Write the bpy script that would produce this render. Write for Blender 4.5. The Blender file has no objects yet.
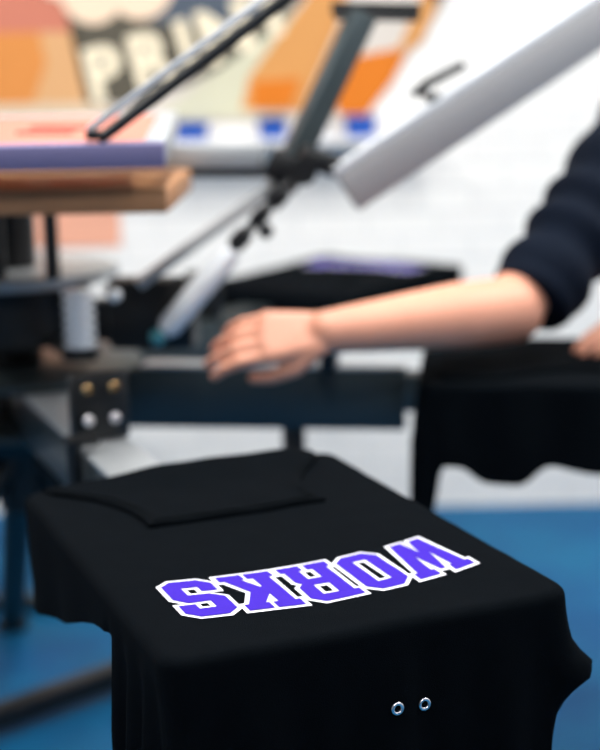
import bpy, bmesh, math, random
from mathutils import Vector, Matrix, noise
random.seed(4)
S = bpy.context.scene
COL = S.collection
PI = math.pi
V = Vector

# ------------------------------------------------------------------ helpers
def lin(c):
    return tuple((x/255/12.92 if x/255 <= .04045 else ((x/255+.055)/1.055)**2.4) for x in c) + (1,)

def mat(name, rgb, rough=.6, metal=0, bump=0, bscale=200, var=0, vscale=8, sheen=0, sss=0, spec=None, coat=0):
    m = bpy.data.materials.new(name); m.use_nodes = True
    nt = m.node_tree; b = nt.nodes['Principled BSDF']
    b.inputs['Base Color'].default_value = lin(rgb)
    b.inputs['Roughness'].default_value = rough
    b.inputs['Metallic'].default_value = metal
    if spec is not None: b.inputs['Specular IOR Level'].default_value = spec
    if sheen: b.inputs['Sheen Weight'].default_value = sheen
    if coat: b.inputs['Coat Weight'].default_value = coat
    if sss:
        b.inputs['Subsurface Weight'].default_value = sss
        b.inputs['Subsurface Radius'].default_value = (.012, .005, .003)
    tc = nt.nodes.new('ShaderNodeTexCoord')
    if var:
        n = nt.nodes.new('ShaderNodeTexNoise'); n.inputs['Scale'].default_value = vscale; n.inputs['Detail'].default_value = 5
        nt.links.new(tc.outputs['Object'], n.inputs['Vector'])
        mx = nt.nodes.new('ShaderNodeMix'); mx.data_type = 'RGBA'
        c = lin(rgb)
        mx.inputs['A'].default_value = tuple(x*(1-var) for x in c[:3]) + (1,)
        mx.inputs['B'].default_value = tuple(min(1, x*(1+var)) for x in c[:3]) + (1,)
        nt.links.new(n.outputs['Fac'], mx.inputs['Factor']); nt.links.new(mx.outputs['Result'], b.inputs['Base Color'])
    if bump:
        n = nt.nodes.new('ShaderNodeTexNoise'); n.inputs['Scale'].default_value = bscale; n.inputs['Detail'].default_value = 4
        nt.links.new(tc.outputs['Object'], n.inputs['Vector'])
        bp = nt.nodes.new('ShaderNodeBump'); bp.inputs['Strength'].default_value = bump; bp.inputs['Distance'].default_value = .002
        nt.links.new(n.outputs['Fac'], bp.inputs['Height']); nt.links.new(bp.outputs['Normal'], b.inputs['Normal'])
    return m

def tag(o, label=None, cat=None, group=None, kind=None):
    if label: o['label'] = label
    if cat: o['category'] = cat
    if group: o['group'] = group
    if kind: o['kind'] = kind
    return o

def obj(name, bm, m, parent=None, smooth=True, world=True):
    me = bpy.data.meshes.new(name)
    if isinstance(bm, bmesh.types.BMesh):
        bmesh.ops.recalc_face_normals(bm, faces=bm.faces)
        bm.to_mesh(me); bm.free()
    else: me = bm
    o = bpy.data.objects.new(name, me); COL.objects.link(o)
    for x in (m if isinstance(m, (list, tuple)) else [m]): me.materials.append(x)
    if smooth:
        for p in me.polygons: p.use_smooth = True
        try: me.set_sharp_from_angle(angle=math.radians(38))
        except Exception: pass
    if parent is not None:
        o.parent = parent
        if world:      # geometry was written in world coordinates
            o.matrix_parent_inverse = parent_matrix(parent).inverted()
    return o

def parent_matrix(p):
    return p.matrix_basis if p.parent is None else parent_matrix(p.parent) @ p.matrix_parent_inverse @ p.matrix_basis

def empty(name, loc, label, cat, group=None, rz=0):
    o = bpy.data.objects.new(name, None); COL.objects.link(o)
    o.location = loc; o.rotation_euler = (0, 0, rz); o.empty_display_size = .1
    return tag(o, label, cat, group)

def frame_mat(d, up=V((0, 0, 1))):
    d = V(d).normalized()
    if abs(d.dot(up)) > .98: up = V((0, 1, 0))
    x = d.cross(up).normalized(); z = x.cross(d).normalized()
    return Matrix((x, d, z)).transposed()       # columns x(side), y(dir), z(up)

def bbox(bm, c, size, rot=None, bev=.004, seg=2):
    r = bmesh.ops.create_cube(bm, size=1)
    vs = r['verts']
    for v in vs: v.co = V((v.co.x*size[0], v.co.y*size[1], v.co.z*size[2]))
    if bev:
        es = list({e for v in vs for e in v.link_edges})
        r = bmesh.ops.bevel(bm, geom=es, offset=min(bev, min(size)*.45), segments=seg, affect='EDGES', profile=.5)
        vs = list({v for f in r['faces'] for v in f.verts} | {v for v in vs if v.is_valid})
    R = rot if rot is not None else Matrix.Identity(3)
    for v in vs: v.co = R @ v.co + V(c)

def beam(bm, a, b, w, h, bev=.003, up=V((0, 0, 1))):
    a, b = V(a), V(b)
    bbox(bm, (a+b)/2, (w, (b-a).length, h), frame_mat(b-a, up), bev)

def tube(bm, pts, rad, n=16, cap=True):
    pts = [V(p) for p in pts]
    if not isinstance(rad, (list, tuple)): rad = [rad]*len(pts)
    rings = []; side = None
    for i, p in enumerate(pts):
        d = (pts[min(i+1, len(pts)-1)] - pts[max(i-1, 0)]).normalized()
        if side is None:
            side = d.cross(V((0, 0, 1)) if abs(d.z) < .9 else V((1, 0, 0))).normalized()
        side = (side - d*side.dot(d)).normalized(); u = d.cross(side)
        rings.append([bm.verts.new(p + (side*math.cos(2*PI*k/n) + u*math.sin(2*PI*k/n))*rad[i]) for k in range(n)])
    for a, b in zip(rings, rings[1:]):
        for k in range(n): bm.faces.new((a[k], a[(k+1) % n], b[(k+1) % n], b[k]))
    if cap:
        bm.faces.new(rings[0][::-1]); bm.faces.new(rings[-1])

def lathe(bm, c, prof, n=40, axis=V((0, 0, 1))):
    R = frame_mat(axis) if abs(axis.z) < .98 else None
    rings = []
    for r, z in prof:
        ring = []
        for k in range(n):
            a = 2*PI*k/n
            q = V((r*math.cos(a), r*math.sin(a), z))
            if R is not None: q = R @ V((q.x, q.z, q.y))
            ring.append(bm.verts.new(V(c) + q))
        rings.append(ring)
    for a, b in zip(rings, rings[1:]):
        for k in range(n): bm.faces.new((a[k], a[(k+1) % n], b[(k+1) % n], b[k]))
    bm.faces.new(rings[0][::-1]); bm.faces.new(rings[-1])

def ball(bm, c, r, sc=(1, 1, 1), rot=None, seg=20):
    m = Matrix.Translation(V(c)) @ ((rot.to_4x4()) if rot is not None else Matrix.Identity(4)) @ Matrix.Diagonal((r*sc[0], r*sc[1], r*sc[2], 1))
    bmesh.ops.create_uvsphere(bm, u_segments=seg, v_segments=seg//2, radius=1, matrix=m)

def B(): return bmesh.new()

# ------------------------------------------------------------------ materials
M = {}
M['fleece'] = mat('black_fleece', (7, 11, 15), .97, bump=.55, bscale=900, var=.25, vscale=40, sheen=0, spec=.03)
M['fleece2'] = mat('black_cotton', (13, 17, 20), .95, bump=.4, bscale=600, sheen=0, spec=.04)
M['purple'] = mat('purple_ink', (60, 35, 166), .85, spec=.1, bump=.2, bscale=700, var=.06, vscale=60)
M['white_ink'] = mat('white_ink', (236, 236, 242), .85, spec=.1, bump=.2, bscale=700)
M['chrome'] = mat('polished_metal', (245, 240, 242), .3, 1)
M['brass'] = mat('brass_bolt', (214, 178, 130), .25, 1)
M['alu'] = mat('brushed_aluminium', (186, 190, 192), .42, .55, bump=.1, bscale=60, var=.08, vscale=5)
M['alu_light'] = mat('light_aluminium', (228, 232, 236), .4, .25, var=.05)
M['grey_bar'] = mat('grey_anodised_bar', (162, 161, 162), .55, .1, var=.03)
M['steel_dark'] = mat('dark_steel', (58, 68, 71), .38, .5, var=.1)
M['black_metal'] = mat('black_powder_coat', (13, 15, 17), .45, .1, bump=.1, bscale=300)
M['black_plastic'] = mat('black_plastic', (16, 17, 19), .4)
M['platen'] = mat('rubber_platen', (70, 74, 78), .55)
M['wood'] = mat('varnished_pine', (176, 126, 86), .55, var=.2, vscale=9)
M['blue_tape'] = mat('blue_tape', (124, 118, 158), .5)
M['navy'] = mat('navy_jersey', (4, 14, 29), .9, bump=.4, bscale=260, var=.2, vscale=12, spec=.15)
M['denim'] = mat('dark_denim', (30, 34, 44), .85, bump=.3, bscale=400)
M['skin'] = mat('skin', (226, 158, 130), .5, var=.10, vscale=14, sss=.12, bump=.15, bscale=120)
M['hair'] = mat('brown_hair', (52, 36, 26), .6, bump=.6, bscale=90)
M['eye'] = mat('eye_white', (235, 235, 232), .3)
M['iris'] = mat('iris_brown', (60, 40, 25), .3)
M['lips'] = mat('lips', (178, 98, 90), .5)
M['shoe'] = mat('black_canvas', (24, 24, 26), .8)
M['letter'] = mat('banner_lettering', (255, 240, 208), .55)
M['cloud'] = mat('banner_cloud', (252, 222, 192), .55)
M['teal'] = mat('teal_cap', (70, 140, 150), .4)
M['blue'] = mat('blue_plastic', (32, 84, 176), .4)
M['lid'] = mat('white_lid', (236, 236, 236), .5)
M['orange_ink'] = mat('orange_ink', (236, 128, 40), .4)

# mesh cloth of a screen: see-through fabric
def screen_mesh(name, rgb, alpha):
    m = mat(name, rgb, .6); nt = m.node_tree
    m.node_tree.nodes['Principled BSDF'].inputs['Alpha'].default_value = alpha
    return m
M['mesh'] = screen_mesh('salmon_screen_mesh', (206, 128, 108), .88)
M['mesh_y'] = screen_mesh('yellow_screen_mesh', (236, 176, 120), .75)

# ------------------------------------------------------------------ setting
def floor_mat():
    m = mat('blue_painted_concrete', (16, 96, 160), .6, spec=.22, bump=.1, bscale=40); nt = m.node_tree; b = nt.nodes['Principled BSDF']
    tc = nt.nodes.new('ShaderNodeTexCoord'); n = nt.nodes.new('ShaderNodeTexNoise'); n.inputs['Scale'].default_value = 2.2; n.inputs['Detail'].default_value = 8; n.inputs['Roughness'].default_value = .65
    nt.links.new(tc.outputs['Object'], n.inputs['Vector'])
    r = nt.nodes.new('ShaderNodeValToRGB')
    r.color_ramp.elements[0].position = .3; r.color_ramp.elements[0].color = lin((0, 76, 128))
    r.color_ramp.elements[1].position = .72; r.color_ramp.elements[1].color = lin((12, 110, 152))
    nt.links.new(n.outputs['Fac'], r.inputs['Fac']); nt.links.new(r.outputs['Color'], b.inputs['Base Color'])
    return m
def brick_mat():
    m = mat('white_painted_brick', (240, 240, 242), .7); nt = m.node_tree; b = nt.nodes['Principled BSDF']
    tc = nt.nodes.new('ShaderNodeTexCoord'); mp = nt.nodes.new('ShaderNodeMapping'); mp.inputs['Rotation'].default_value = (PI/2, 0, 0)
    nt.links.new(tc.outputs['Object'], mp.inputs['Vector'])
    br = nt.nodes.new('ShaderNodeTexBrick'); br.inputs['Scale'].default_value = 1
    br.inputs['Brick Width'].default_value = .22; br.inputs['Row Height'].default_value = .075; br.inputs['Mortar Size'].default_value = .006
    br.inputs['Color1'].default_value = lin((252, 249, 243)); br.inputs['Color2'].default_value = lin((246, 243, 238)); br.inputs['Mortar'].default_value = lin((238, 236, 232))
    nt.links.new(mp.outputs['Vector'], br.inputs['Vector']); nt.links.new(br.outputs['Color'], b.inputs['Base Color'])
    bp = nt.nodes.new('ShaderNodeBump'); bp.inputs['Distance'].default_value = .004; bp.inputs['Strength'].default_value = .3; bp.invert = True
    nt.links.new(br.outputs['Fac'], bp.inputs['Height']); nt.links.new(bp.outputs['Normal'], b.inputs['Normal'])
    return m
X0, X1, Y0, Y1, ZC = -3.6, 3.6, -2.2, 4.44, 3.1
def slab(name, lo, hi, m):
    bm = B(); bbox(bm, (V(lo)+V(hi))/2, V(hi)-V(lo), bev=0)
    return tag(obj(name, bm, m, smooth=False), kind='structure')
wallm = mat('white_painted_wall', (232, 233, 236), .8, var=.03)
slab('floor', (X0-.2, Y0-.2, -.2), (X1+.2, Y1+.2, 0), floor_mat())
slab('ceiling', (X0-.2, Y0-.2, ZC), (X1+.2, Y1+.2, ZC+.2), wallm)
slab('wall_back', (X0-.2, Y1, 0), (X1+.2, Y1+.2, ZC), brick_mat())
slab('wall_left', (X0-.2, Y0, 0), (X0, Y1, ZC), wallm)
slab('wall_right', (X1, Y0, 0), (X1+.2, Y1, ZC), wallm)
slab('wall_front', (X0-.2, Y0-.2, 0), (X1+.2, Y0, ZC), mat('charcoal_painted_wall', (60, 62, 66), .8))

# ------------------------------------------------------------------ camera
cd = bpy.data.cameras.new('camera'); cam = bpy.data.objects.new('camera', cd); COL.objects.link(cam)
p_, r_ = .2141, -.0185
fw = V((0, math.cos(p_), -math.sin(p_))); up = V((0, math.sin(p_), math.cos(p_))); rt = V((1, 0, 0))
R2 = rt*math.cos(r_) + up*math.sin(r_); U2 = -rt*math.sin(r_) + up*math.cos(r_)
cam.matrix_world = Matrix.Translation((0, 0, 1.418)) @ Matrix((R2, U2, -fw)).transposed().to_4x4()
cd.sensor_fit = 'HORIZONTAL'; cd.sensor_width = 24; cd.lens = 24*1403.6/600
cd.dof.use_dof = True; cd.dof.focus_distance = 1.36; cd.dof.aperture_fstop = 2.0; cd.dof.aperture_blades = 0
S.camera = cam

# ------------------------------------------------------------------ lights
S.world = bpy.data.worlds.new('World'); S.world.use_nodes = True
S.world.node_tree.nodes['Background'].inputs[0].default_value = (.8, .9, 1, 1)
S.world.node_tree.nodes['Background'].inputs[1].default_value = .3
tube_m = bpy.data.materials.new('lit_tube'); tube_m.use_nodes = True
b = tube_m.node_tree.nodes['Principled BSDF']; b.inputs['Emission Color'].default_value = (1, .98, .96, 1); b.inputs['Emission Strength'].default_value = 3
def ceiling_lamp(x, y, w, l, power, tint, label):
    r = empty('ceiling_light', (x, y, ZC-.06), label, 'ceiling light', 'ceiling lights')
    bm = B(); bbox(bm, (x, y, ZC-.03), (w+.06, l+.06, .058), bev=.005); obj('housing', bm, M['lid'], r)
    bm = B(); bbox(bm, (x, y, ZC-.064), (w, l, .008), bev=0); obj('diffuser', bm, tube_m, r)
    d = bpy.data.lights.new('lamp', 'AREA'); d.shape = 'RECTANGLE'; d.size = w; d.size_y = l; d.energy = power; d.color = tint
    o = bpy.data.objects.new('lamp', d); COL.objects.link(o); o.location = (x, y, ZC-.08)
PW = 1.0
for x, nm in ((-1.9, 'left'), (0.0, 'middle'), (1.9, 'right')):
    ceiling_lamp(x, 2.3, .3, 1.8, 60*PW, (1, .975, .93), 'bright ceiling light nearest the brick wall, %s one of the row' % nm)
for x, nm in ((-1.6, 'left'), (1.4, 'right')):
    ceiling_lamp(x, 1.25, .3, 1.4, 8*PW, (.93, .97, 1), 'ceiling light above the front of the press, %s one of the pair' % nm)

ceiling_lamp(0, -1.2, 1.6, .3, 55*PW, (1, .97, .95), 'added wide fill light on the camera side of the room, out of view')  # unseen fill lamp, added to lift the dark front drape

# ------------------------------------------------------------------ hoodie
def rrect(w, l, r, y0=0.0, step=.006):
    """rounded rectangle, x in +-w/2, y in y0..l; starts back-left, runs down the left side, front, right side, back"""
    P = []
    def line(a, b, n):
        L = math.hypot(b[0]-a[0], b[1]-a[1]); k = max(2, int(L/step))
        for i in range(k): P.append((a[0]+(b[0]-a[0])*i/k, a[1]+(b[1]-a[1])*i/k, n[0], n[1]))
    def arc(c, a0, a1):
        k = max(4, int(abs(a1-a0)*r/step*1.4))
        for i in range(k):
            a = a0+(a1-a0)*i/k; P.append((c[0]+r*math.cos(a), c[1]+r*math.sin(a), math.cos(a), math.sin(a)))
    x = w/2
    line((-x, l-r), (-x, y0+r), (-1, 0)); arc((-x+r, y0+r), PI, 1.5*PI)
    line((-x+r, y0), (x-r, y0), (0, -1)); arc((x-r, y0+r), 1.5*PI, 2*PI)
    line((x, y0+r), (x, l-r), (1, 0)); arc((x-r, l-r), 0, .5*PI)
    line((x-r, l), (-x+r, l), (0, 1)); arc((-x+r, l-r), .5*PI, PI)
    return P

def hoodie_body(w, l, drop, bulge, ztop, edge=.012, rows=34, rings=34, xo=0):
    bm = B(); P = [(a+xo, b2, c2, d2) for a, b2, c2, d2 in rrect(w-2*edge, l-edge, .015, edge)]
    n = len(P); c = V((0, l/2, 0))
    # arc length for folds
    s = 0; arc = []
    for i in range(n):
        arc.append(s); a, b2 = P[i], P[(i+1) % n]; s += math.hypot(b2[0]-a[0], b2[1]-a[1])
    prev = None
    cen = bm.verts.new((c.x, c.y, ztop(c.x, c.y)))
    for k in range(1, rings+1):
        t = (k/rings)**.8; ring = []
        for (x, y, nx, ny) in P:
            X = c.x+(x-c.x)*t; Y = c.y+(y-c.y)*t
            ring.append(bm.verts.new((X, Y, ztop(X, Y))))
        if prev is None:
            for i in range(n): bm.faces.new((cen, ring[i], ring[(i+1) % n]))
        else:
            for i in range(n): bm.faces.new((prev[i], ring[i], ring[(i+1) % n], prev[(i+1) % n]))
        prev = ring
    # rounded edge
    for k in range(1, 6):
        a = k/5*PI/2; ring = []
        for (x, y, nx, ny) in P:
            z0 = ztop(x, y)
            ring.append(bm.verts.new((x+nx*edge*math.sin(a), y+ny*edge*math.sin(a), z0-edge*(1-math.cos(a)))))
        for i in range(n): bm.faces.new((prev[i], ring[i], ring[(i+1) % n], prev[(i+1) % n]))
        prev = ring
    for k in range(1, rows+1):
        ring = []
        for i, (x, y, nx, ny) in enumerate(P):
            D = max(drop(x, y, nx, ny), .02); f = k/rows; z0 = ztop(x, y)-edge
            d = f*D
            o = edge + bulge(x, y, nx, ny, d, arc[i])
            ring.append(bm.verts.new((x+nx*o, y+ny*o, z0-d)))
        for i in range(n): bm.faces.new((prev[i], ring[i], ring[(i+1) % n], prev[(i+1) % n]))
        prev = ring
    return bm

def sm(a, b, x):
    t = min(1, max(0, (x-a)/(b-a))); return t*t*(3-2*t)

# block capitals (millimetres, cap height 101); first loop outer, others holes
GL = {
 'W': (77, [[(0,101),(28,101),(28,86),(24,86),(28,42),(35,90),(42,90),(49,42),(53,86),(49,86),(49,101),(77,101),(77,86),(72,86),(60,0),(44,0),(38.5,36),(33,0),(17,0),(5,86),(0,86)]]),
 'O': (53, [[(13,0),(40,0),(53,14),(53,87),(40,101),(13,101),(0,87),(0,14)], [(18,20),(35,20),(35,81),(18,81)]]),
 'R': (59, [[(0,101),(45,101),(57,89),(57,60),(50,52),(55,45),(55,16),(59,16),(59,0),(33,0),(33,16),(38,16),(38,40),(22,40),(22,16),(28,16),(28,0),(0,0),(0,16),(5,16),(5,85),(0,85)], [(22,83),(40,83),(40,58),(22,58)]]),
 'K': (59, [[(0,101),(29,101),(29,85),(23,85),(23,62),(36,85),(33,85),(33,101),(59,101),(59,85),(54,85),(40,53),(54,16),(59,16),(59,0),(32,0),(32,16),(36,16),(25,43),(23,40),(23,16),(29,16),(29,0),(0,0),(0,16),(5,16),(5,85),(0,85)]]),
 'S': (52, [[(12,101),(40,101),(52,89),(52,68),(35,68),(35,81),(18,81),(18,63),(40,63),(52,51),(52,12),(40,0),(12,0),(0,12),(0,34),(17,34),(17,20),(34,20),(34,42),(12,42),(0,54),(0,89)]]),
}
def fill_loops(loops, fn, z):
    cu = bpy.data.curves.new('t', 'CURVE'); cu.dimensions = '2D'; cu.fill_mode = 'BOTH'
    for lp in loops:
        sp = cu.splines.new('POLY'); sp.points.add(len(lp)-1)
        for i, q in enumerate(lp): sp.points[i].co = (q[0], q[1], 0, 1)
        sp.use_cyclic_u = True
    o = bpy.data.objects.new('t', cu); COL.objects.link(o)
    dg = bpy.context.evaluated_depsgraph_get()
    me = bpy.data.meshes.new_from_object(o.evaluated_get(dg)); bpy.data.objects.remove(o)
    bm = B(); bm.from_mesh(me); bpy.data.meshes.remove(me)
    bmesh.ops.subdivide_edges(bm, edges=[e for e in bm.edges if e.calc_length() > 20], cuts=2, use_grid_fill=False)
    for v in bm.verts: v.co = fn(v.co.x, v.co.y, z)
    return bm
def area2(lp): return sum(lp[i][0]*lp[(i+1) % len(lp)][1]-lp[(i+1) % len(lp)][0]*lp[i][1] for i in range(len(lp)))
def outline_quads(bm, loops, w, fn, z):
    for j, lp in enumerate(loops):
        sgn = 1 if area2(lp) < 0 else -1         # left normal of edge points outward for clockwise
        if j > 0: sgn = -sgn
        n = len(lp); nr = []
        for i in range(n):
            dx, dy = lp[(i+1) % n][0]-lp[i][0], lp[(i+1) % n][1]-lp[i][1]; L = math.hypot(dx, dy)
            nr.append((-dy/L*sgn, dx/L*sgn))
        mv = []
        for i in range(n):
            a, b2 = nr[i-1], nr[i]; k = 1+a[0]*b2[0]+a[1]*b2[1]; k = max(k, .35)
            mv.append((lp[i][0]+(a[0]+b2[0])*w/k, lp[i][1]+(a[1]+b2[1])*w/k))
        for i in range(n):
            k = (i+1) % n
            q = [lp[i], lp[k], mv[k], mv[i]]
            bm.faces.new([bm.verts.new(fn(x, y, z)) for x, y in q])
def lettering(parent, ztop, lift, matp, matw):
    x = 4.5; white = B(); purp = B()
    widths = []
    for ch in 'WORKS':
        wd, loops = GL[ch]
        def fn(u, v, z, x0=x):
            a = .1755-(x0+u)/1000*.982; t = .1835-v/1000*1.03
            t += .75*a*a + (.05*a if a > 0 else 0)
            return V((a, t, ztop(a, t)+z))
        b1 = fill_loops(loops, fn, lift+.0006); me = bpy.data.meshes.new('q'); b1.to_mesh(me); b1.free(); purp.from_mesh(me)
        b1 = fill_loops(loops, fn, lift); me2 = bpy.data.meshes.new('q'); b1.to_mesh(me2); b1.free(); white.from_mesh(me2)
        outline_quads(white, loops, 4.6, fn, lift)
        x += wd + 8.2
    for nm, bm, m, lb in (('lettering_outline', white, matw, 'white outline of the block letters WORKS'), ('lettering', purp, matp, 'purple block letters WORKS')):
        for f in bm.faces:
            f.normal_update()
            if f.normal.z < 0: f.normal_flip()
        me = bpy.data.meshes.new(nm); bm.to_mesh(me); bm.free()
        o = obj(nm, me, m, parent, smooth=False, world=False); o['label'] = lb

def pocket(parent, ztop, m, back=.585, lift=.0015):
    # kangaroo pocket, front (near) edge straight, side openings curved
    right = [(.117, .381), (.112, .405), (.113, .44), (.124, .475), (.145, .51), (.172, .54), (.186, .56), (.190, back)]
    left = [(-x*1.0, y) for x, y in right]
    left[0] = (-.109, .379)
    left = [(-.109, .379), (-.108, .405), (-.111, .44), (-.121, .475), (-.138, .51), (-.162, .54), (-.180, .56), (-.186, back)]
    N = 22; rows = []
    def samp(lst, f):
        k = f*(len(lst)-1); i = min(int(k), len(lst)-2); u = k-i
        return (lst[i][0]*(1-u)+lst[i+1][0]*u, lst[i][1]*(1-u)+lst[i+1][1]*u)
    bm = B()
    for i in range(41):
        a, b2 = samp(left, i/40), samp(right, i/40)
        rows.append([(a[0]*(1-j/N)+b2[0]*j/N, a[1]*(1-j/N)+b2[1]*j/N) for j in range(N+1)])
    top = [[bm.verts.new((x, y, ztop(x, y)+.0042+lift+.0006*math.sin(x*70+y*40))) for x, y in r] for r in rows]
    for i in range(40):
        for j in range(N): bm.faces.new((top[i][j], top[i][j+1], top[i+1][j+1], top[i+1][j]))
    # rim going down to the body
    rim = [top[i][0] for i in range(40, -1, -1)] + [top[0][j] for j in range(1, N+1)] + [top[i][N] for i in range(1, 41)]
    low = [bm.verts.new((v.co.x*1.004, v.co.y-.0012 if v.co.y < .39 else v.co.y, ztop(v.co.x, v.co.y)-.002)) for v in rim]
    for a, b2, c, d in zip(rim, rim[1:], low[1:], low): bm.faces.new((a, b2, c, d))
    o = obj('pocket', bm, m, parent, world=False)
    # raised double seam along the near edge and the openings
    sb = B()
    for inset in (.006, .012):
        pts = []
        for i in range(40, 3, -1): a = rows[i][0]; pts.append((a[0]+inset, a[1]))
        for j in range(0, N+1):
            a = rows[0][j]; pts.append((max(-.103+inset*.3, min(.111-inset*.3, a[0])), a[1]+inset))
        for i in range(4, 41): a = rows[i][N]; pts.append((a[0]-inset, a[1]))
        tube(sb, [V((x, y, ztop(x, y)+.0052+lift)) for x, y in pts], .0007, n=6)
    obj('seam', sb, M['fleece2'], o, world=True).matrix_parent_inverse = Matrix.Identity(4)
    return o

def eyelet(parent, x, z, y, m):
    bm = B(); R, r = .0051, .0017; n, k = 32, 10
    g = [[bm.verts.new((x+(R+r*math.cos(2*PI*j/k))*math.cos(2*PI*i/n), y+r*.8*math.sin(2*PI*j/k), z+(R+r*math.cos(2*PI*j/k))*math.sin(2*PI*i/n))) for j in range(k)] for i in range(n)]
    for i in range(n):
        for j in range(k): bm.faces.new((g[i][j], g[(i+1) % n][j], g[(i+1) % n][(j+1) % k], g[i][(j+1) % k]))
    o = obj('eyelet', bm, m, parent, world=False); o['label'] = 'metal drawcord eyelet'

ZP = .9
F0 = V((.0693, 1.2584, ZP)); YAW = .4014

# --- the hoodie in front
def zt1(x, y):
    z = .0018*noise.noise(V((x*9, y*9, .3))) + .0007*noise.noise(V((x*30, y*30, 2)))
    z += .010*sm(.50, .585, y)*sm(-.14, -.02, x)*(1-sm(.15, .2, x))      # bunched hem over the far end
    z -= .002*sm(.44, .60, y)*(1-sm(-.2, -.1, x))
    return z-.003
def drop1(x, y, nx, ny):
    if nx < -.5 and y > .17:                      # left side: short hem rising towards the front
        d = .028+.085*sm(.17, .5, y)+.03*sm(.45, .6, y)
        return d
    if nx < -.5 or y < .1: 
        return .42
    if nx > .5: return .42*(1-sm(.12, .3, y))+.09
    return .05
def bulge1(x, y, nx, ny, d, s):
    o = 0
    if ny < -.3:                                   # front drape: soft vertical folds
        o += .9*d*.05 + min(d, .16)*(.045*math.sin(x*46+1.2)+.03*math.sin(x*95+.4)) + .006*math.exp(-((x-.03)/.012)**2)*min(1, d/.06)
    if nx < -.3 and y < .2:
        o += .006*sm(0, .06, d) + min(d, .12)*(.07*math.sin(y*120+.5)) - .006*sm(.01, .05, d)
    if nx < -.3 and y >= .2:
        o += min(d, .1)*(.04*math.sin(y*40))
    if nx > .25 and y < .16:                       # pinched fold sticking out at the right corner
        w = nx*sm(.16, .06, y) if y > .06 else nx
        o += w*(.006*sm(0, .05, d)+.027*math.exp(-((d-.080)/.020)**2) - .038*sm(.085, .165, d))
    elif nx > .3: o += min(d, .1)*.05*math.sin(y*35)
    return o

def make_hoodie(loc, rz, label, w, l, drop, bulge, zt, back, xo=0):
    r = empty('hoodie', loc, label, 'hoodie', 'hoodies on the platens', rz=rz)
    bm = hoodie_body(w, l, drop, bulge, zt, xo=xo)
    body = obj('garment_body', bm, M['fleece'], r, world=False)
    so = body.modifiers.new('thick', 'SOLIDIFY'); so.thickness = .0022; so.offset = -1
    pocket(r, zt, M['fleece'], back)
    lettering(r, zt, .0008, M['purple'], M['white_ink'])
    return r
h1 = make_hoodie(F0, YAW, 'black hoodie with purple WORKS lettering stretched over the nearest platen, in sharp focus', .438, .60, drop1, bulge1, zt1, .585, .006)
# eyelets sit on the front drape
for (x, z) in ((.015, -.085), (.049, -.091)):
    d = -z-.014; y = .014-.014-bulge1(x, 0, 0, -1, d, 0)
    eyelet(h1, x, z, y-.0035, M['chrome'])
# drape below: hood hanging at the neck end
HC = V((-.54, 2.62, 0)); RO = 1.47
def unit(a): return V((math.cos(a), math.sin(a), 0))
A1 = YAW-PI/2
A2 = math.radians(-7); A3 = math.radians(57)
def zt2(x, y): return .002*noise.noise(V((x*8, y*8, 5)))-.003+.008*sm(.5, .6, y)*math.cos(x*9)
def drop2(x, y, nx, ny):
    if nx < -.5:
        d = .128+.034*math.exp(-((y-.555)/.055)**4)+.012*math.sin(y*23-1.6)*(1-sm(.44, .5, y))+.02*(1-sm(.2, .3, y))
        k = math.exp(-((y-.688)/.022)**4)
        return d*(1-k)+.245*k
    if ny < -.3: return .3
    if ny > .3: return .10
    return .14
def bulge2(x, y, nx, ny, d, s):
    return d*.06+min(d, .1)*.09*math.sin(s*48)
h2 = make_hoodie(HC+unit(A2)*RO+V((0, 0, ZP)), A2+PI/2, 'black hoodie draped over the platen at the right, under the person\'s dark sleeve', .43, .70, drop2, bulge2, zt2, .66)
def zt3(x, y): return .004*noise.noise(V((x*7, y*7, 9)))+.002
def drop3(x, y, nx, ny): return .05 if ny > -.3 else .16
h3 = make_hoodie(V((.262, 3.853, ZP)), A3+PI/2, 'black hoodie with lilac-looking lettering on the far platen behind the forearm', .45, .66, drop3, bulge2, zt3, .64)

# ------------------------------------------------------------------ press (lower carousel and stand)
press = empty('printing_press', (HC.x, HC.y, 0), 'steel screen printing press with grey arms turning under the hoodies', 'printing press')
bm = B(); lathe(bm, (HC.x, HC.y, 0), [(.05, .60), (.05, 1.0), (.055, 1.0), (.055, .9)][:2], 32); obj('column', bm, M['black_metal'], press)
bm = B(); lathe(bm, (HC.x, HC.y, 0), [(.05, .72), (.15, .735), (.17, .76), (.17, .775), (.05, .775)]); obj('bearing_housing', bm, M['black_metal'], press)
bm = B(); lathe(bm, (HC.x, HC.y, 0), [(.235, .872), (.24, .874), (.24, .884), (.235, .886)], 56); obj('hub_plate', bm, M['steel_dark'], press)
bm = B(); lathe(bm, (HC.x, HC.y, 0), [(.20, .772), (.21, .776), (.21, .786), (.20, .79)], 56); obj('hub_base_plate', bm, M['steel_dark'], press)
zt_, ah, aw = .872, .085, .082
ANG = [A1, A2, A3, math.radians(113), math.radians(173), math.radians(233)]
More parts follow.
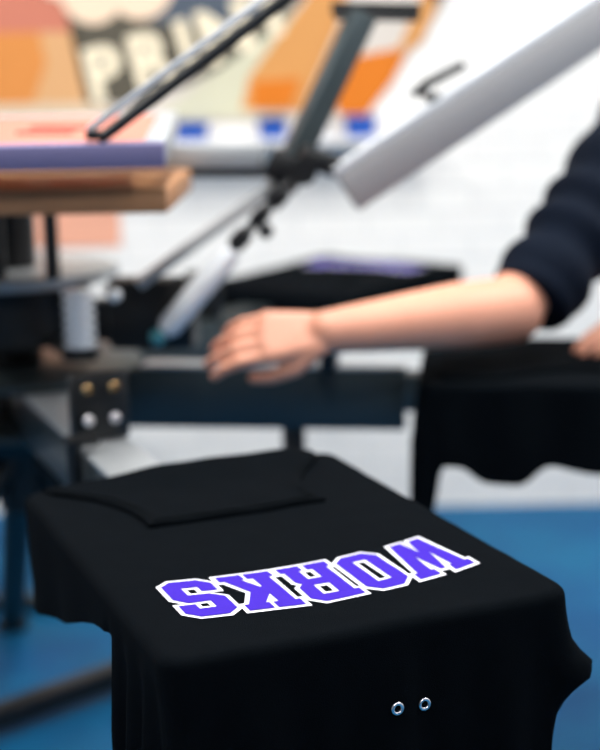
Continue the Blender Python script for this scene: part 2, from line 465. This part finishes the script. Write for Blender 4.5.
for i, a in enumerate(ANG):
    u = unit(a); v = V((-u.y, u.x, 0)); c0 = HC+V((0, 0, zt_-ah/2-.0))
    # box section arm; top strip, pale on two arms, paints in the lit face
    bm = B()
    if i == 1:
        beam(bm, HC+u*.12+V((0, 0, .822)), HC+u*.74+V((0, 0, .822)), .05, .115, .004)
        beam(bm, HC+u*.72+V((0, 0, .835)), HC+u*1.22+V((0, 0, .835)), .05, .07, .004)
    else: beam(bm, HC+u*.12+V((0, 0, zt_-.004-ah/2)), HC+u*1.22+V((0, 0, zt_-.004-ah/2)), aw, ah, .004)
    arm = obj('carousel_arm', bm, M['steel_dark'], press)
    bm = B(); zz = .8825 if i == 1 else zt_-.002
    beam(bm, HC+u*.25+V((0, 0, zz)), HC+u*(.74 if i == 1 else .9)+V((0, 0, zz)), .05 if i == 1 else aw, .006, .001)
    obj('top_tone_strip', bm, M['alu'] if i < 2 else M['steel_dark'], arm)
    # platen with rounded corners: board on a steel bracket
    P = rrect(.385, .555, .035, 0, .012); bm = B()
    o0 = HC+u*(RO-.015)
    if i == 0: o0 = F0*1; o0.z = 0; o0 -= u*.016
    if i == 2: o0 = V((.262, 3.853, 0))-u*.016
    def PT(x, y, z): return o0-u*y+(-v)*(-x)*(-1)+V((0, 0, z))
    top = [bm.verts.new(PT(x, y, .893)) for x, y, _, _ in P]; bot = [bm.verts.new(PT(x, y, .8755)) for x, y, _, _ in P]
    bm.faces.new(top); bm.faces.new(bot[::-1])
    for k in range(len(P)): bm.faces.new((top[k], bot[k], bot[(k+1) % len(P)], top[(k+1) % len(P)]))
    obj('platen', bm, M['platen'] if i != 3 else M['alu_light'], arm)
    # clamp block with four bolts standing on the arm, facing outwards
    cb = HC+u*.60
    bm = B(); bbox(bm, cb+V((0, 0, .928)), (.088, .030, .104), frame_mat(u), .006); blk = obj('clamp_block', bm, M['black_metal'], arm)
    if i < 3:
        R = frame_mat(u)
        for sx in (-1, 1):
            for zz, m_ in ((.957, 'brass'), (.909, 'chrome')):
                q = cb+u*.015+v*(sx*.0205)+V((0, 0, zz))
                bm = B(); lathe(bm, q, [(.0085, 0), (.0085, .005), (.0065, .0075), (.003, .0075), (.0025, .005)], 18, u)
                bo = obj('bolt', bm, M[m_], arm)
                if i == 0: bo['label'] = ('brass bolt head' if m_ == 'brass' else 'chrome bolt head')
        bm = B(); lathe(bm, cb+u*.015+V((0, 0, .955)), [(.009, 0), (.009, .003), (.005, .003)], 18, u); obj('socket_screw', bm, M['black_plastic'], arm)
    # hand knob under the arm
    kx = HC+u*.53
    bm = B(); lathe(bm, kx+V((0, 0, 0)), [(.016, .66), (.026, .665), (.027, .70), (.022, .71), (.022, .787)], 20)
    obj('height_knob', bm, M['black_plastic'], arm)
# dark post beside the near arm, holding the height stop
u = unit(A1); v = V((-u.y, u.x, 0))
bm = B(); q = HC+u*.66-v*.056
tube(bm, [q+V((0, 0, .735)), q+V((0, 0, .888))], .0125, 18); bbox(bm, q+V((0, 0, .892))+v*.012, (.05, .03, .014), frame_mat(u), .004)
obj('stop_post', bm, M['black_metal'], press)
for a in (math.radians(105), math.radians(225), math.radians(-15)):
    d = unit(a); bm = B()
    tube(bm, [HC+d*.03+V((0, 0, .70)), HC+d*.88+V((0, 0, .02))], .033, 20)
    lg = obj('leg', bm, M['black_metal'], press)
    bm = B(); lathe(bm, HC+d*.88, [(.045, 0), (.045, .015), (.03, .03)], 24); obj('rubber_foot', bm, M['black_plastic'], lg)

# ------------------------------------------------------------------ upper print heads
heads = empty('print_head_carousel', (HC.x, HC.y, .9), 'upper carousel of print heads with raised grey bar above the platens', 'print head carousel')
bm = B(); lathe(bm, HC, [(.05, .886), (.05, 1.30), (.03, 1.31)], 32); obj('column', bm, M['black_metal'], heads)
bm = B(); lathe(bm, HC, [(.10, .93), (.145, .935), (.145, 1.035), (.10, 1.04)], 48); obj('lower_hub', bm, M['black_metal'], heads)
bm = B(); lathe(bm, HC, [(.19, 1.045), (.202, 1.048), (.202, 1.064), (.19, 1.068)], 64); obj('hub_disc', bm, M['alu'], heads)
bm = B(); lathe(bm, HC, [(.09, 1.215), (.1, 1.22), (.1, 1.29), (.09, 1.295)], 48); obj('upper_hub', bm, M['steel_dark'], heads)
# ribbed spring column
bm = B(); prof = []
for k in range(6):
    z = .955+k*.0175; prof += [(.017, z), (.028, z+.004), (.028, z+.010), (.017, z+.014)]
lathe(bm, (-.378, 2.385, 0), prof, 24); sp = obj('spring', bm, M['alu_light'], heads); sp['label'] = 'ribbed silver return spring'
bm = B(); bbox(bm, (-.378, 2.385, .945), (.06, .05, .02)); beam(bm, (-.378, 2.385, .945), (-.47, 2.55, .945), .035, .02); obj('spring_seat', bm, M['black_metal'], heads)
bm = B(); ball(bm, (-.318, 2.40, 1.043), .0125); tube(bm, [(-.318, 2.40, 1.04), (-.35, 2.47, 1.045)], .004, 10); obj('knob', bm, M['alu_light'], heads)
# black bracket
bm = B(); bbox(bm, (-.262, 2.50, .995), (.155, .07, .125), Matrix.Rotation(math.radians(-7), 3, 'Z'), .008)
beam(bm, (-.46, 2.56, .98), (-.30, 2.51, .98), .06, .07); obj('head_bracket', bm, M['black_metal'], heads)
# horizontal head arm: light face over dark underside
HG = V((.012, 2.53, 1.253))
bm = B(); beam(bm, (-.50, 2.60, 1.272), (-.06, 2.545, 1.268), .05, .042); obj('head_arm', bm, M['alu'], heads)
bm = B(); beam(bm, (-.50, 2.60, 1.242), (-.02, 2.54, 1.238), .045, .014); obj('arm_rail', bm, M['black_metal'], heads)
# hinge
bm = B()
bbox(bm, HG+V((-.035, .0, -.005)), (.06, .07, .055), Matrix.Rotation(.5, 3, 'Y'), .01)
bbox(bm, HG+V((.03, -.01, .006)), (.075, .06, .038), Matrix.Rotation(.35, 3, 'Y'), .01)
lathe(bm, HG+V((0, -.05, -.01)), [(.024, 0), (.024, .1)], 24, V((0, 1, 0)))
obj('hinge', bm, M['black_metal'], heads)
# raised grey print bar
Ba, Bb = V((.088, 2.50, 1.205)), V((.70, 2.56, 1.590))
bm = B(); beam(bm, Ba, Bb, .055, .074, .004)
pb = obj('print_bar', bm, M['grey_bar'], heads); pb['label'] = 'long grey box-section bar raised at an angle'
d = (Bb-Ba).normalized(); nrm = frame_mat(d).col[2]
bm = B(); beam(bm, Ba+nrm*.043, Bb+nrm*.043, .05, .012, .002); obj('lit_top_strip', bm, M['alu_light'], heads)  # pale strip that paints in the light on the bar's top face
for t in (.30, .80):
    q = Ba.lerp(Bb, t)+nrm*.052
    bm = B(); beam(bm, q-d*.012, q+d*.012, .03, .014); beam(bm, q-d*.01+nrm*.004, q-d*.005+nrm*.026, .012, .012); beam(bm, q-d*.028+nrm*.024, q+d*.012+nrm*.030, .018, .014)
    tube(bm, [q+d*.005+nrm*.028, q+d*.075+nrm*.020], .008, 12); obj('toggle_clamp', bm, M['black_metal'], heads)
# upright dark bar with cross handle
bm = B(); beam(bm, (-.03, 2.60, 1.205), (.128, 2.67, 1.515), .045, .045, .004); obj('lift_bar', bm, M['steel_dark'], heads)
bm = B(); tube(bm, [(.075, 2.67, 1.512), (.232, 2.67, 1.506)], .0055, 12)
beam(bm, (.07, 2.68, 1.528), (.235, 2.68, 1.522), .02, .022); obj('cross_handle', bm, [M['black_metal']], heads)
# light diagonal rail and gas strut
bm = B(); beam(bm, (-.285, 2.47, 1.05), (.0, 2.54, 1.243), .03, .018, .003); rl = obj('diagonal_rail', bm, M['alu'], heads)
bm = B(); tube(bm, [(-.236, 2.40, .975), (-.226, 2.405, .985), (-.13, 2.43, 1.095), (-.115, 2.435, 1.112)], [.012, .021, .022, .018], 24)
gs = obj('gas_strut', bm, M['alu_light'], heads); gs['label'] = 'silvery white strut cylinder'
bm = B(); ball(bm, (-.246, 2.40, .968), .015, seg=20); obj('strut_cap', bm, M['teal'], gs)
bm = B(); tube(bm, [(-.12, 2.435, 1.11), (-.01, 2.50, 1.225)], .009, 14)
for t, r in ((.18, .022), (.5, .019), (.78, .024)):
    q = V((-.12, 2.435, 1.11)).lerp(V((-.01, 2.50, 1.225)), t); bbox(bm, q, (.036, .036, r*1.4), Matrix.Rotation(-.8, 3, 'Y'), .006)
ball(bm, (-.055, 2.44, 1.145), .014)
obj('strut_clamp', bm, M['black_metal'], heads)
bm = B(); beam(bm, (-.20, 2.47, 1.055), (-.235, 2.42, .985), .03, .03); obj('strut_mount', bm, M['black_metal'], heads)
# second head: black rod and light rail raised from a bar across the screen
bm = B(); tube(bm, [(-.281, 2.03, 1.325), (.085, 2.06, 1.584)], .0088, 16); rd = obj('lift_rod', bm, M['black_metal'], heads); rd['label'] = 'thin black rod raised at an angle'
bm = B(); beam(bm, (-.298, 2.045, 1.338), (.07, 2.075, 1.596), .008, .011, .002); obj('lift_rail', bm, M['alu_light'], heads)
bm = B(); bbox(bm, (-.288, 2.035, 1.332), (.022, .026, .014), bev=.003); obj('rod_foot', bm, M['black_metal'], heads)
bm = B(); beam(bm, HC+V((.02, .05, 1.262)), (-.385, 2.97, 1.268), .05, .035); obj('head_arm', bm, M['alu'], heads)
# two dark posts rising from the disc to carry the screens
for x in (-.527, -.432):
    bm = B(); tube(bm, [(x, 2.455, 1.066), (x, 2.455, 1.212)], .0135, 16); obj('screen_post', bm, M['black_metal'], heads)

# ------------------------------------------------------------------ printing screens
def printing_screen(c, w, l, h, fwid, rz, tilt, label, fm, front_m, mm, inkm):
    r = empty('printing_screen', c, label, 'printing screen')
    r.rotation_euler = (tilt, 0, rz)
    for nm, (x, y), (sx, sy), m in (('frame_side', (0, -l/2+fwid/2), (w, fwid), front_m), ('frame_side', (0, l/2-fwid/2), (w, fwid), fm),
                                    ('frame_side', (-w/2+fwid/2, 0), (fwid, l-2*fwid), fm), ('frame_side', (w/2-fwid/2, 0), (fwid, l-2*fwid), fm)):
        bm = B(); bbox(bm, (x, y, 0), (sx, sy, h), bev=.003); obj(nm, bm, m, r, world=False)
    bm = B(); bbox(bm, (0, 0, h/2-.003), (w-2*fwid+.004, l-2*fwid+.004, .0015), bev=0); obj('mesh_fabric', bm, mm, r, world=False)
    for k in range(5):
        bm = B(); bbox(bm, (random.uniform(-.3, .3)*w, -.02+random.uniform(-.12, .12)*l, h/2-.001), (random.uniform(.05, .12), .03, .004), Matrix.Rotation(random.uniform(-.3, .3), 3, 'Z'), .002)
        obj('ink', bm, inkm, r, world=False)
    return r
printing_screen((-.475, 2.24, 1.318), .56, .46, .036, .032, math.radians(2), math.radians(4.0), 'blue-edged printing screen held level on the left of the press', M['alu'], M['blue_tape'], M['mesh'], mat('red_ink', (196, 84, 70), .4))
printing_screen((-.47, 2.31, 1.231), .56, .40, .038, .034, math.radians(-1), 0, 'wooden-framed printing screen just below the blue-edged one', M['wood'], M['wood'], M['mesh_y'], M['orange_ink'])

# ------------------------------------------------------------------ banner on the back wall
YB = Y1-.006
ban = empty('banner', (-.5, YB, 1.25), 'colourful printed banner with cream PRINT lettering hanging on the white brick wall', 'banner')
def wx(px): return -.905+px*.00308
def wz(py, px=0): return 1.638-.00308*py-.00006*px*0
def poly(name, pts, m, lay, parent=ban, label=None):
    bm = B(); y = YB-.0012*lay
    a = [bm.verts.new((wx(x), y, wz(z))) for x, z in pts]; b2 = [bm.verts.new((wx(x), y+.0011, wz(z))) for x, z in pts]
    bm.faces.new(a); bm.faces.new(b2[::-1])
    for k in range(len(pts)): bm.faces.new((a[k], b2[k], b2[(k+1) % len(pts)], a[(k+1) % len(pts)]))
    bmesh.ops.triangulate(bm, faces=[f for f in bm.faces if len(f.verts) > 4])
    o = obj(name, bm, m, parent, smooth=False)
    if label: o['label'] = label
    return o
def flat(n, c): return mat(n, tuple(int(q*.88) for q in c), .55, var=.05, vscale=3)
mb = {k: flat('banner_'+k, c) for k, c in dict(base=(250, 240, 228), salmon=(236, 140, 112), amber=(252, 160, 74), sand=(250, 190, 130), cream=(252, 224, 190), olive=(98, 92, 76), slate=(88, 100, 116), letter=(252, 228, 190), orange=(255, 138, 4), soft=(250, 176, 96), mint=(244, 240, 208), tan=(198, 140, 100)).items()}
poly('banner_sheet', [(-260, -170), (500, -170), (438, 20), (352, 128), (150, 118), (-260, 118)], mb['base'], 0)
poly('artwork_patch', [(-260, -170), (140, -170), (85, 8), (70, 30), (-260, 30)], mb['salmon'], 1, label='salmon coloured area')
poly('artwork_patch', [(-260, 30), (40, 30), (46, 60), (30, 100), (-260, 100)], mb['amber'], 2, label='amber orange area')
poly('artwork_patch', [(40, 30), (80, 30), (84, 100), (30, 100), (46, 60)], mb['sand'], 2, label='sand coloured area')
poly('artwork_patch', [(-260, 100), (84, 100), (150, 118), (-260, 118)], mb['cream'], 2)
badge = [(66, -20), (70, 20), (82, 60), (84, 100), (130, 102), (190, 82), (250, 55), (330, -25), (400, -170), (100, -170)]
poly('badge_field', badge, mb['olive'], 3, label='olive grey badge behind the lettering')
poly('badge_field', [(120, -170), (400, -170), (330, -25), (298, 0), (250, 28), (160, 25), (120, 10)], mb['slate'], 4, label='slate blue upper part of the badge')
# cream cloud shapes above the lettering
cl = B()
for i, (cx, cy, r) in enumerate(((95, -8, 32), (142, -14, 34), (70, -40, 40), (120, -60, 50), (180, -50, 30))):
    pts = [(cx+r*math.cos(k*PI/16), cy+r*math.sin(k*PI/16)) for k in range(32)]
    y = YB-.0065-.0003*i; f = [cl.verts.new((wx(a), y, wz(b2))) for a, b2 in pts]; g = [cl.verts.new((wx(a), y+.001, wz(b2))) for a, b2 in pts]
    cl.faces.new(f); cl.faces.new(g[::-1])
    for k in range(32): cl.faces.new((f[k], g[k], g[(k+1) % 32], f[(k+1) % 32]))
obj('cloud_artwork', cl, M['cloud'], ban, smooth=False)
# word
for ch, px, py, rot in (('P', 90, 98, 12), ('R', 135, 86, 13), ('I', 184, 72, 15), ('N', 207, 64, 17), ('T', 258, 42, 19)):
    cu = bpy.data.curves.new('t', 'FONT'); cu.body = ch; cu.size = .215; cu.offset = .009; cu.extrude = .001; cu.resolution_u = 4
    o = bpy.data.objects.new('t', cu); COL.objects.link(o); dg = bpy.context.evaluated_depsgraph_get()
    me = bpy.data.meshes.new_from_object(o.evaluated_get(dg)); bpy.data.objects.remove(o)
    me.transform(Matrix.Translation((wx(px), YB-.0088, wz(py))) @ Matrix.Rotation(PI/2, 4, 'X') @ Matrix.Rotation(math.radians(rot), 4, 'Z'))
    obj('letter', me, M['letter'], ban, smooth=False)
poly('artwork_patch', [(150, 118), (300, 12), (318, 0), (300, 60), (250, 118)], mb['mint'], 5, label='pale mint area')
poly('artwork_patch', [(240, 110), (248, 78), (320, -14), (345, -60), (352, -20), (338, 30), (300, 112)], mb['soft'], 6, label='pale orange stripe')
poly('artwork_patch', [(338, 116), (330, 90), (352, 60), (410, 50), (392, 84), (366, 116)], mb['orange'], 6, label='bright orange patch')
poly('artwork_patch', [(395, 60), (420, 48), (470, -60), (450, -60)], mb['soft'], 7)
poly('artwork_patch', [(250, 108), (252, 82), (300, 80), (290, 108)], mb['orange'], 8, label='orange block')

# salmon poster below at left
pr = B(); bbox(pr, ((wx(-260)+wx(112))/2, Y1-.0029, 1.06), (wx(112)-wx(-260), .006, .36), bev=0)
tag(obj('poster', pr, mat('salmon_poster', (244, 176, 146), .6, var=.08, vscale=2), smooth=False), 'plain salmon poster on the wall under the left end of the banner', 'poster')

# shelf with ink tubs
sh = empty('wall_shelf', (-.22, Y1, 1.2), 'narrow white shelf on the brick wall below the banner', 'shelf')
bm = B(); bbox(bm, (-.13, Y1-.085, 1.205), (1.0, .16, .018), bev=.003); obj('shelf_board', bm, M['lid'], sh)
for x in (-.5, .25):
    bm = B(); beam(bm, (x, Y1-.008, 1.08), (x, Y1-.008, 1.196), .02, .012); beam(bm, (x, Y1-.01, 1.10), (x, Y1-.13, 1.192), .02, .012)
    obj('bracket', bm, M['lid'], sh)
def tub(x, y, r, h, body, lid, label):
    t = empty('ink_tub', (x, y, 1.215), label, 'ink tub', None)
    bm = B(); lathe(bm, (x, y, 1.215), [(r*.92, 0), (r, h*.9), (r, h*.9+.001)], 28); obj('tub', bm, body, t)
    bm = B(); lathe(bm, (x, y, 1.215+h*.9), [(r*1.05, 0), (r*1.05, h*.12), (r*.95, h*.14)], 28); obj('lid', bm, lid, t)
tub(-.32, Y1-.08, .055, .05, M['blue'], M['blue'], 'low blue ink tub at the left end of the shelf')
tub(-.07, Y1-.08, .045, .062, M['blue'], M['black_plastic'], 'blue ink tub with a black lid in the middle of the shelf')
tub(.20, Y1-.08, .05, .06, M['blue'], M['blue'], 'blue ink tub at the right end of the shelf')
tub(.07, Y1-.08, .04, .05, M['lid'], M['black_plastic'], 'small white tub with a black lid on the shelf')
bm = B(); lathe(bm, (.44, Y1-.03, 1.63), [(.014, 0), (.02, .005), (.02, .04)], 20); bbox(bm, (.44, Y1-.012, 1.65), (.03, .02, .05)); tag(obj('wall_hook', bm, M['black_plastic']), 'small black hook on the wall at the top of the photo', 'hook')

# ------------------------------------------------------------------ equipment stand base at lower left
st = empty('equipment_stand', (-.6, 3.1, 0), 'black steel equipment stand with long floor bars at lower left', 'stand')
bm = B(); beam(bm, (-1.15, 2.42, .045), (-.18, 3.30, .045), .05, .05, .006); obj('floor_bar', bm, M['black_metal'], st)
bm = B(); beam(bm, (-1.4, 3.62, .022), (-.50, 3.58, .022), .05, .04, .006); obj('floor_bar', bm, M['steel_dark'], st)
bm = B(); beam(bm, (-.98, 2.58, .045), (-1.1, 3.60, .045), .05, .05, .006); obj('cross_bar', bm, M['black_metal'], st)
bm = B(); tube(bm, [(-1.05, 3.10, .06), (-1.05, 3.10, .86)], .03, 20); obj('upright', bm, M['black_metal'], st)
bm = B(); bbox(bm, (-1.12, 3.15, .885), (.42, .5, .05), bev=.01); obj('heater_panel', bm, M['black_metal'], st)

# ------------------------------------------------------------------ person
def capsule(bm, a, b2, ra, rb, n=20, flat=1.0, up=None):
    a, b2 = V(a), V(b2); d = (b2-a)
    steps = max(3, int(d.length/.02)); pts = [a.lerp(b2, i/steps) for i in range(steps+1)]
    tube(bm, pts, [ra+(rb-ra)*i/steps for i in range(steps+1)], n); ball(bm, a, ra, seg=n); ball(bm, b2, rb, seg=n)
def remesh(name, bm, m, parent, vox, smooth=4):
    o = obj(name, bm, m, parent)
    r = o.modifiers.new('r', 'REMESH'); r.mode = 'VOXEL'; r.voxel_size = vox; r.use_smooth_shade = True
    s = o.modifiers.new('s', 'SMOOTH'); s.iterations = smooth; s.factor = .5
    dg = bpy.context.evaluated_depsgraph_get(); me = bpy.data.meshes.new_from_object(o.evaluated_get(dg))
    o.modifiers.clear(); old = o.data; o.data = me; bpy.data.meshes.remove(old)
    for p in me.polygons: p.use_smooth = True
    return o
SR = V((.735, 2.80, 1.37)); SL = V((1.00, 3.03, 1.365))     # right and left shoulder
EL = V((.372, 2.43, 1.000)); WR = V((.045, 2.27, .996))
ctr = (SR+SL)/2; fd = V((-.55, -.83, 0)).normalized(); sd = (SL-SR).normalized()
hips = ctr+V((0, .03, -.48))+fd*(-.03)
per = empty('person', (hips.x, hips.y, 0), 'person in a dark navy sweatshirt with pushed-up sleeves reaching left across the press', 'person')
bm = B()
# torso
for t, rx, ry in ((0, .165, .115), (.25, .155, .105), (.5, .15, .105), (.75, .165, .115), (.93, .15, .10)):
    q = hips.lerp(ctr, t); R = Matrix((sd, -fd, V((0, 0, 1)))).transposed()
    ball(bm, q, 1, (rx, ry, .115), R, 28)
capsule(bm, SR, ctr+V((0, 0, .02)), .06, .08); capsule(bm, SL, ctr+V((0, 0, .02)), .06, .08)
neck = ctr+V((0, 0, .06)); head = ctr+V((0, 0, .235))+fd*.055
capsule(bm, neck, head-V((0, 0, .05)), .056, .052)
Rh = Matrix((sd, -fd, V((0, 0, 1)))).transposed()
ball(bm, head, 1, (.076, .094, .112), Rh, 32); ball(bm, head+fd*.035-V((0, 0, .06)), 1, (.055, .055, .055), Rh)
ball(bm, head+fd*.098-V((0, 0, .018)), 1, (.014, .018, .024), Rh); 
for s in (-1, 1): ball(bm, head+sd*s*.077-V((0, 0, .01)), 1, (.009, .018, .03), Rh)
# arms
capsule(bm, SR, EL, .062, .054); 
FM = EL.lerp(WR, .3); capsule(bm, EL, FM, .060, .058); capsule(bm, FM, WR, .058, .036)
E2 = V((.86, 2.78, 1.06)); W2 = V((.645, 2.60, .95))
capsule(bm, SL, E2, .052, .042); capsule(bm, E2, E2.lerp(W2, .3), .042, .041); capsule(bm, E2.lerp(W2, .3), W2, .04, .028)
# legs
for s in (-1, 1):
    hp = hips+sd*s*.09+V((0, 0, -.02)); kn = hp+V((0, 0, -.40))+fd*.02; an = V((kn.x, kn.y, .09))-fd*.03
    capsule(bm, hp, kn, .082, .056); capsule(bm, kn, kn.lerp(an, .3), .056, .056); capsule(bm, kn.lerp(an, .3), an, .055, .038)
    capsule(bm, an-V((0, 0, .04)), an-V((0, 0, .05))+fd*.14, .036, .028)
def hand(bm, w, d, side, palm, curl, k=1.0):
    """w wrist, d pointing direction, side = thumb side, palm = palm normal"""
    d = d.normalized(); palm = (palm-d*palm.dot(d)).normalized(); side = (side-d*side.dot(d)-palm*side.dot(palm)).normalized()
    kn = []
    for i, (off, fl) in enumerate(((.030, .94), (.011, 1.0), (-.009, .95), (-.027, .78))):
        q0 = w+d*(.088-.004*abs(i-1))*k+side*off*k; kn.append(q0)
        capsule(bm, w+side*off*.55*k+d*.008*k, q0, .0155*k, .0125*k, 14)
        p = q0; r = .0098*k
        for seg, ln in enumerate((.042*fl, .027*fl, .021*fl)):
            a = sum(curl[i][:seg+1]); q = p+(d*math.cos(a)+palm*math.sin(a)+side*off*2.5)*ln*k
            capsule(bm, p, q, r, r*.9, 12); r *= .92; p = q
    for a, b2 in zip(kn, kn[1:]): capsule(bm, w.lerp((a+b2)/2, .45), (a+b2)/2, .0155*k, .0125*k, 12)
    t0 = w+d*.018*k+side*.022*k; t1 = t0+(d*.72+side*.5+palm*.4).normalized()*.042*k
    t2 = t1+(d*.9+side*.05+palm*.4).normalized()*.034*k; t3 = t2+(d*.9-side*.2+palm*.4).normalized()*.026*k
    capsule(bm, t0, t1, .0165*k, .0125*k, 14); capsule(bm, t1, t2, .0122*k, .0108*k, 14); capsule(bm, t2, t3, .0105*k, .009*k, 14)
hd = V((-.19, -.03, -.006))
hand(bm, WR, hd, V((0, -.55, -.8)), V((0, .75, -.6)), ((.15, .4, .3), (.2, .4, .35), (.25, .45, .35), (.3, .5, .4)), 1.2)
hand(bm, W2, V((-.7, -.66, -.12)), V((-.6, .6, 0)), V((0, 0, -1)), ((.12, .25, .2),)*4, 1)
body = remesh('body', bm, M['skin'], per, .0042, 5)
# face details, hair
for s in (-1, 1):
    q = head+fd*.083+sd*s*.03+V((0, 0, .008)); bm = B(); ball(bm, q-fd*.004, .0115); e = obj('eye', bm, M['eye'], per)
    bm = B(); ball(bm, q+fd*.004, .0052); obj('iris', bm, M['iris'], e)
bm = B(); ball(bm, head+fd*.086-V((0, 0, .06)), 1, (.024, .008, .007), Rh); obj('mouth', bm, M['lips'], per)
bm = B(); ball(bm, head-fd*.016+V((0, 0, .022)), 1, (.085, .097, .112), Rh, 32)
for k in range(26):
    a = random.uniform(0, 2*PI); ball(bm, head-fd*.02+V((0, 0, .05))+sd*.05*math.cos(a)+fd*.06*math.sin(a)+V((0, 0, random.uniform(0, .05))), .03, seg=10)
obj('hair', bm, M['hair'], per)
# sweatshirt with rumpled sleeves pushed up to the elbow
bm = B()
for t, rx, ry in ((0, .182, .13), (.25, .172, .122), (.5, .168, .122), (.75, .18, .13), (.95, .16, .112)):
    q = (hips-V((0, 0, .04))).lerp(ctr, t); ball(bm, q, 1, (rx, ry, .12), Rh, 28)
capsule(bm, SR, ctr+V((0, 0, .01)), .082, .085); capsule(bm, SL, ctr+V((0, 0, .01)), .078, .085)
def sleeve(bm, a, b2, r0, r1, seed):
    n = 46; d = b2-a; pts = []; rr = []
    for i in range(n+1):
        t = i/n; pts.append(a+d*t); rr.append(r0+(r1-r0)*t+(.0045+.005*t)*math.sin(t*34+seed+math.sin(t*9)*1.6))
    tube(bm, pts, rr, 28); ball(bm, a, r0, seg=20)
sleeve(bm, SR+V((.01, 0, -.01)), SR.lerp(EL, .93)+V((.016, 0, -.008)), .108, .076, .3); sleeve(bm, SL, SL.lerp(E2, .97), .078, .064, 1.5)
sw = remesh('sweatshirt', bm, M['navy'], per, .006, 3)
bm = B(); dd = (EL-SR).normalized(); q = SR.lerp(EL, .93)+V((.016, 0, -.008)); tube(bm, [q-dd*.022, q-dd*.006, q+dd*.010, q+dd*.014], [.079, .079, .074, .058], 28); obj('cuff', bm, M['navy'], sw)
bm = B(); dd = (E2-SL).normalized(); q = SL.lerp(E2, .97); tube(bm, [q-dd*.02, q, q+dd*.016], [.064, .062, .05], 24); obj('cuff', bm, M['navy'], sw)
bm = B(); ball(bm, hips, 1, (.172, .125, .10), Rh, 28)
for s in (-1, 1):
    hp = hips+sd*s*.09+V((0, 0, -.02)); kn = hp+V((0, 0, -.40))+fd*.02; an = V((kn.x, kn.y, .10))-fd*.03
    capsule(bm, hp, kn, .096, .073); capsule(bm, kn, an, .07, .055)
remesh('trousers', bm, M['denim'], per, .008, 3)
for s in (-1, 1):
    an = V(((hips+sd*s*.09).x, (hips+sd*s*.09).y, .05))-fd*.01
    bm = B(); capsule(bm, an+V((0, 0, .04)), an+V((0, 0, .0)), .048, .046); capsule(bm, an-fd*.03, an+fd*.16-V((0, 0, .008)), .045, .036)
    for v_ in bm.verts: v_.co.z = max(v_.co.z, .0)
    obj('shoe', bm, M['shoe'], per)

# ------------------------------------------------------------------ colour management
S.view_settings.view_transform = 'Standard'; S.view_settings.look = 'None'; S.view_settings.gamma = 1
S.view_settings.use_curve_mapping = False; S.view_settings.exposure = 0
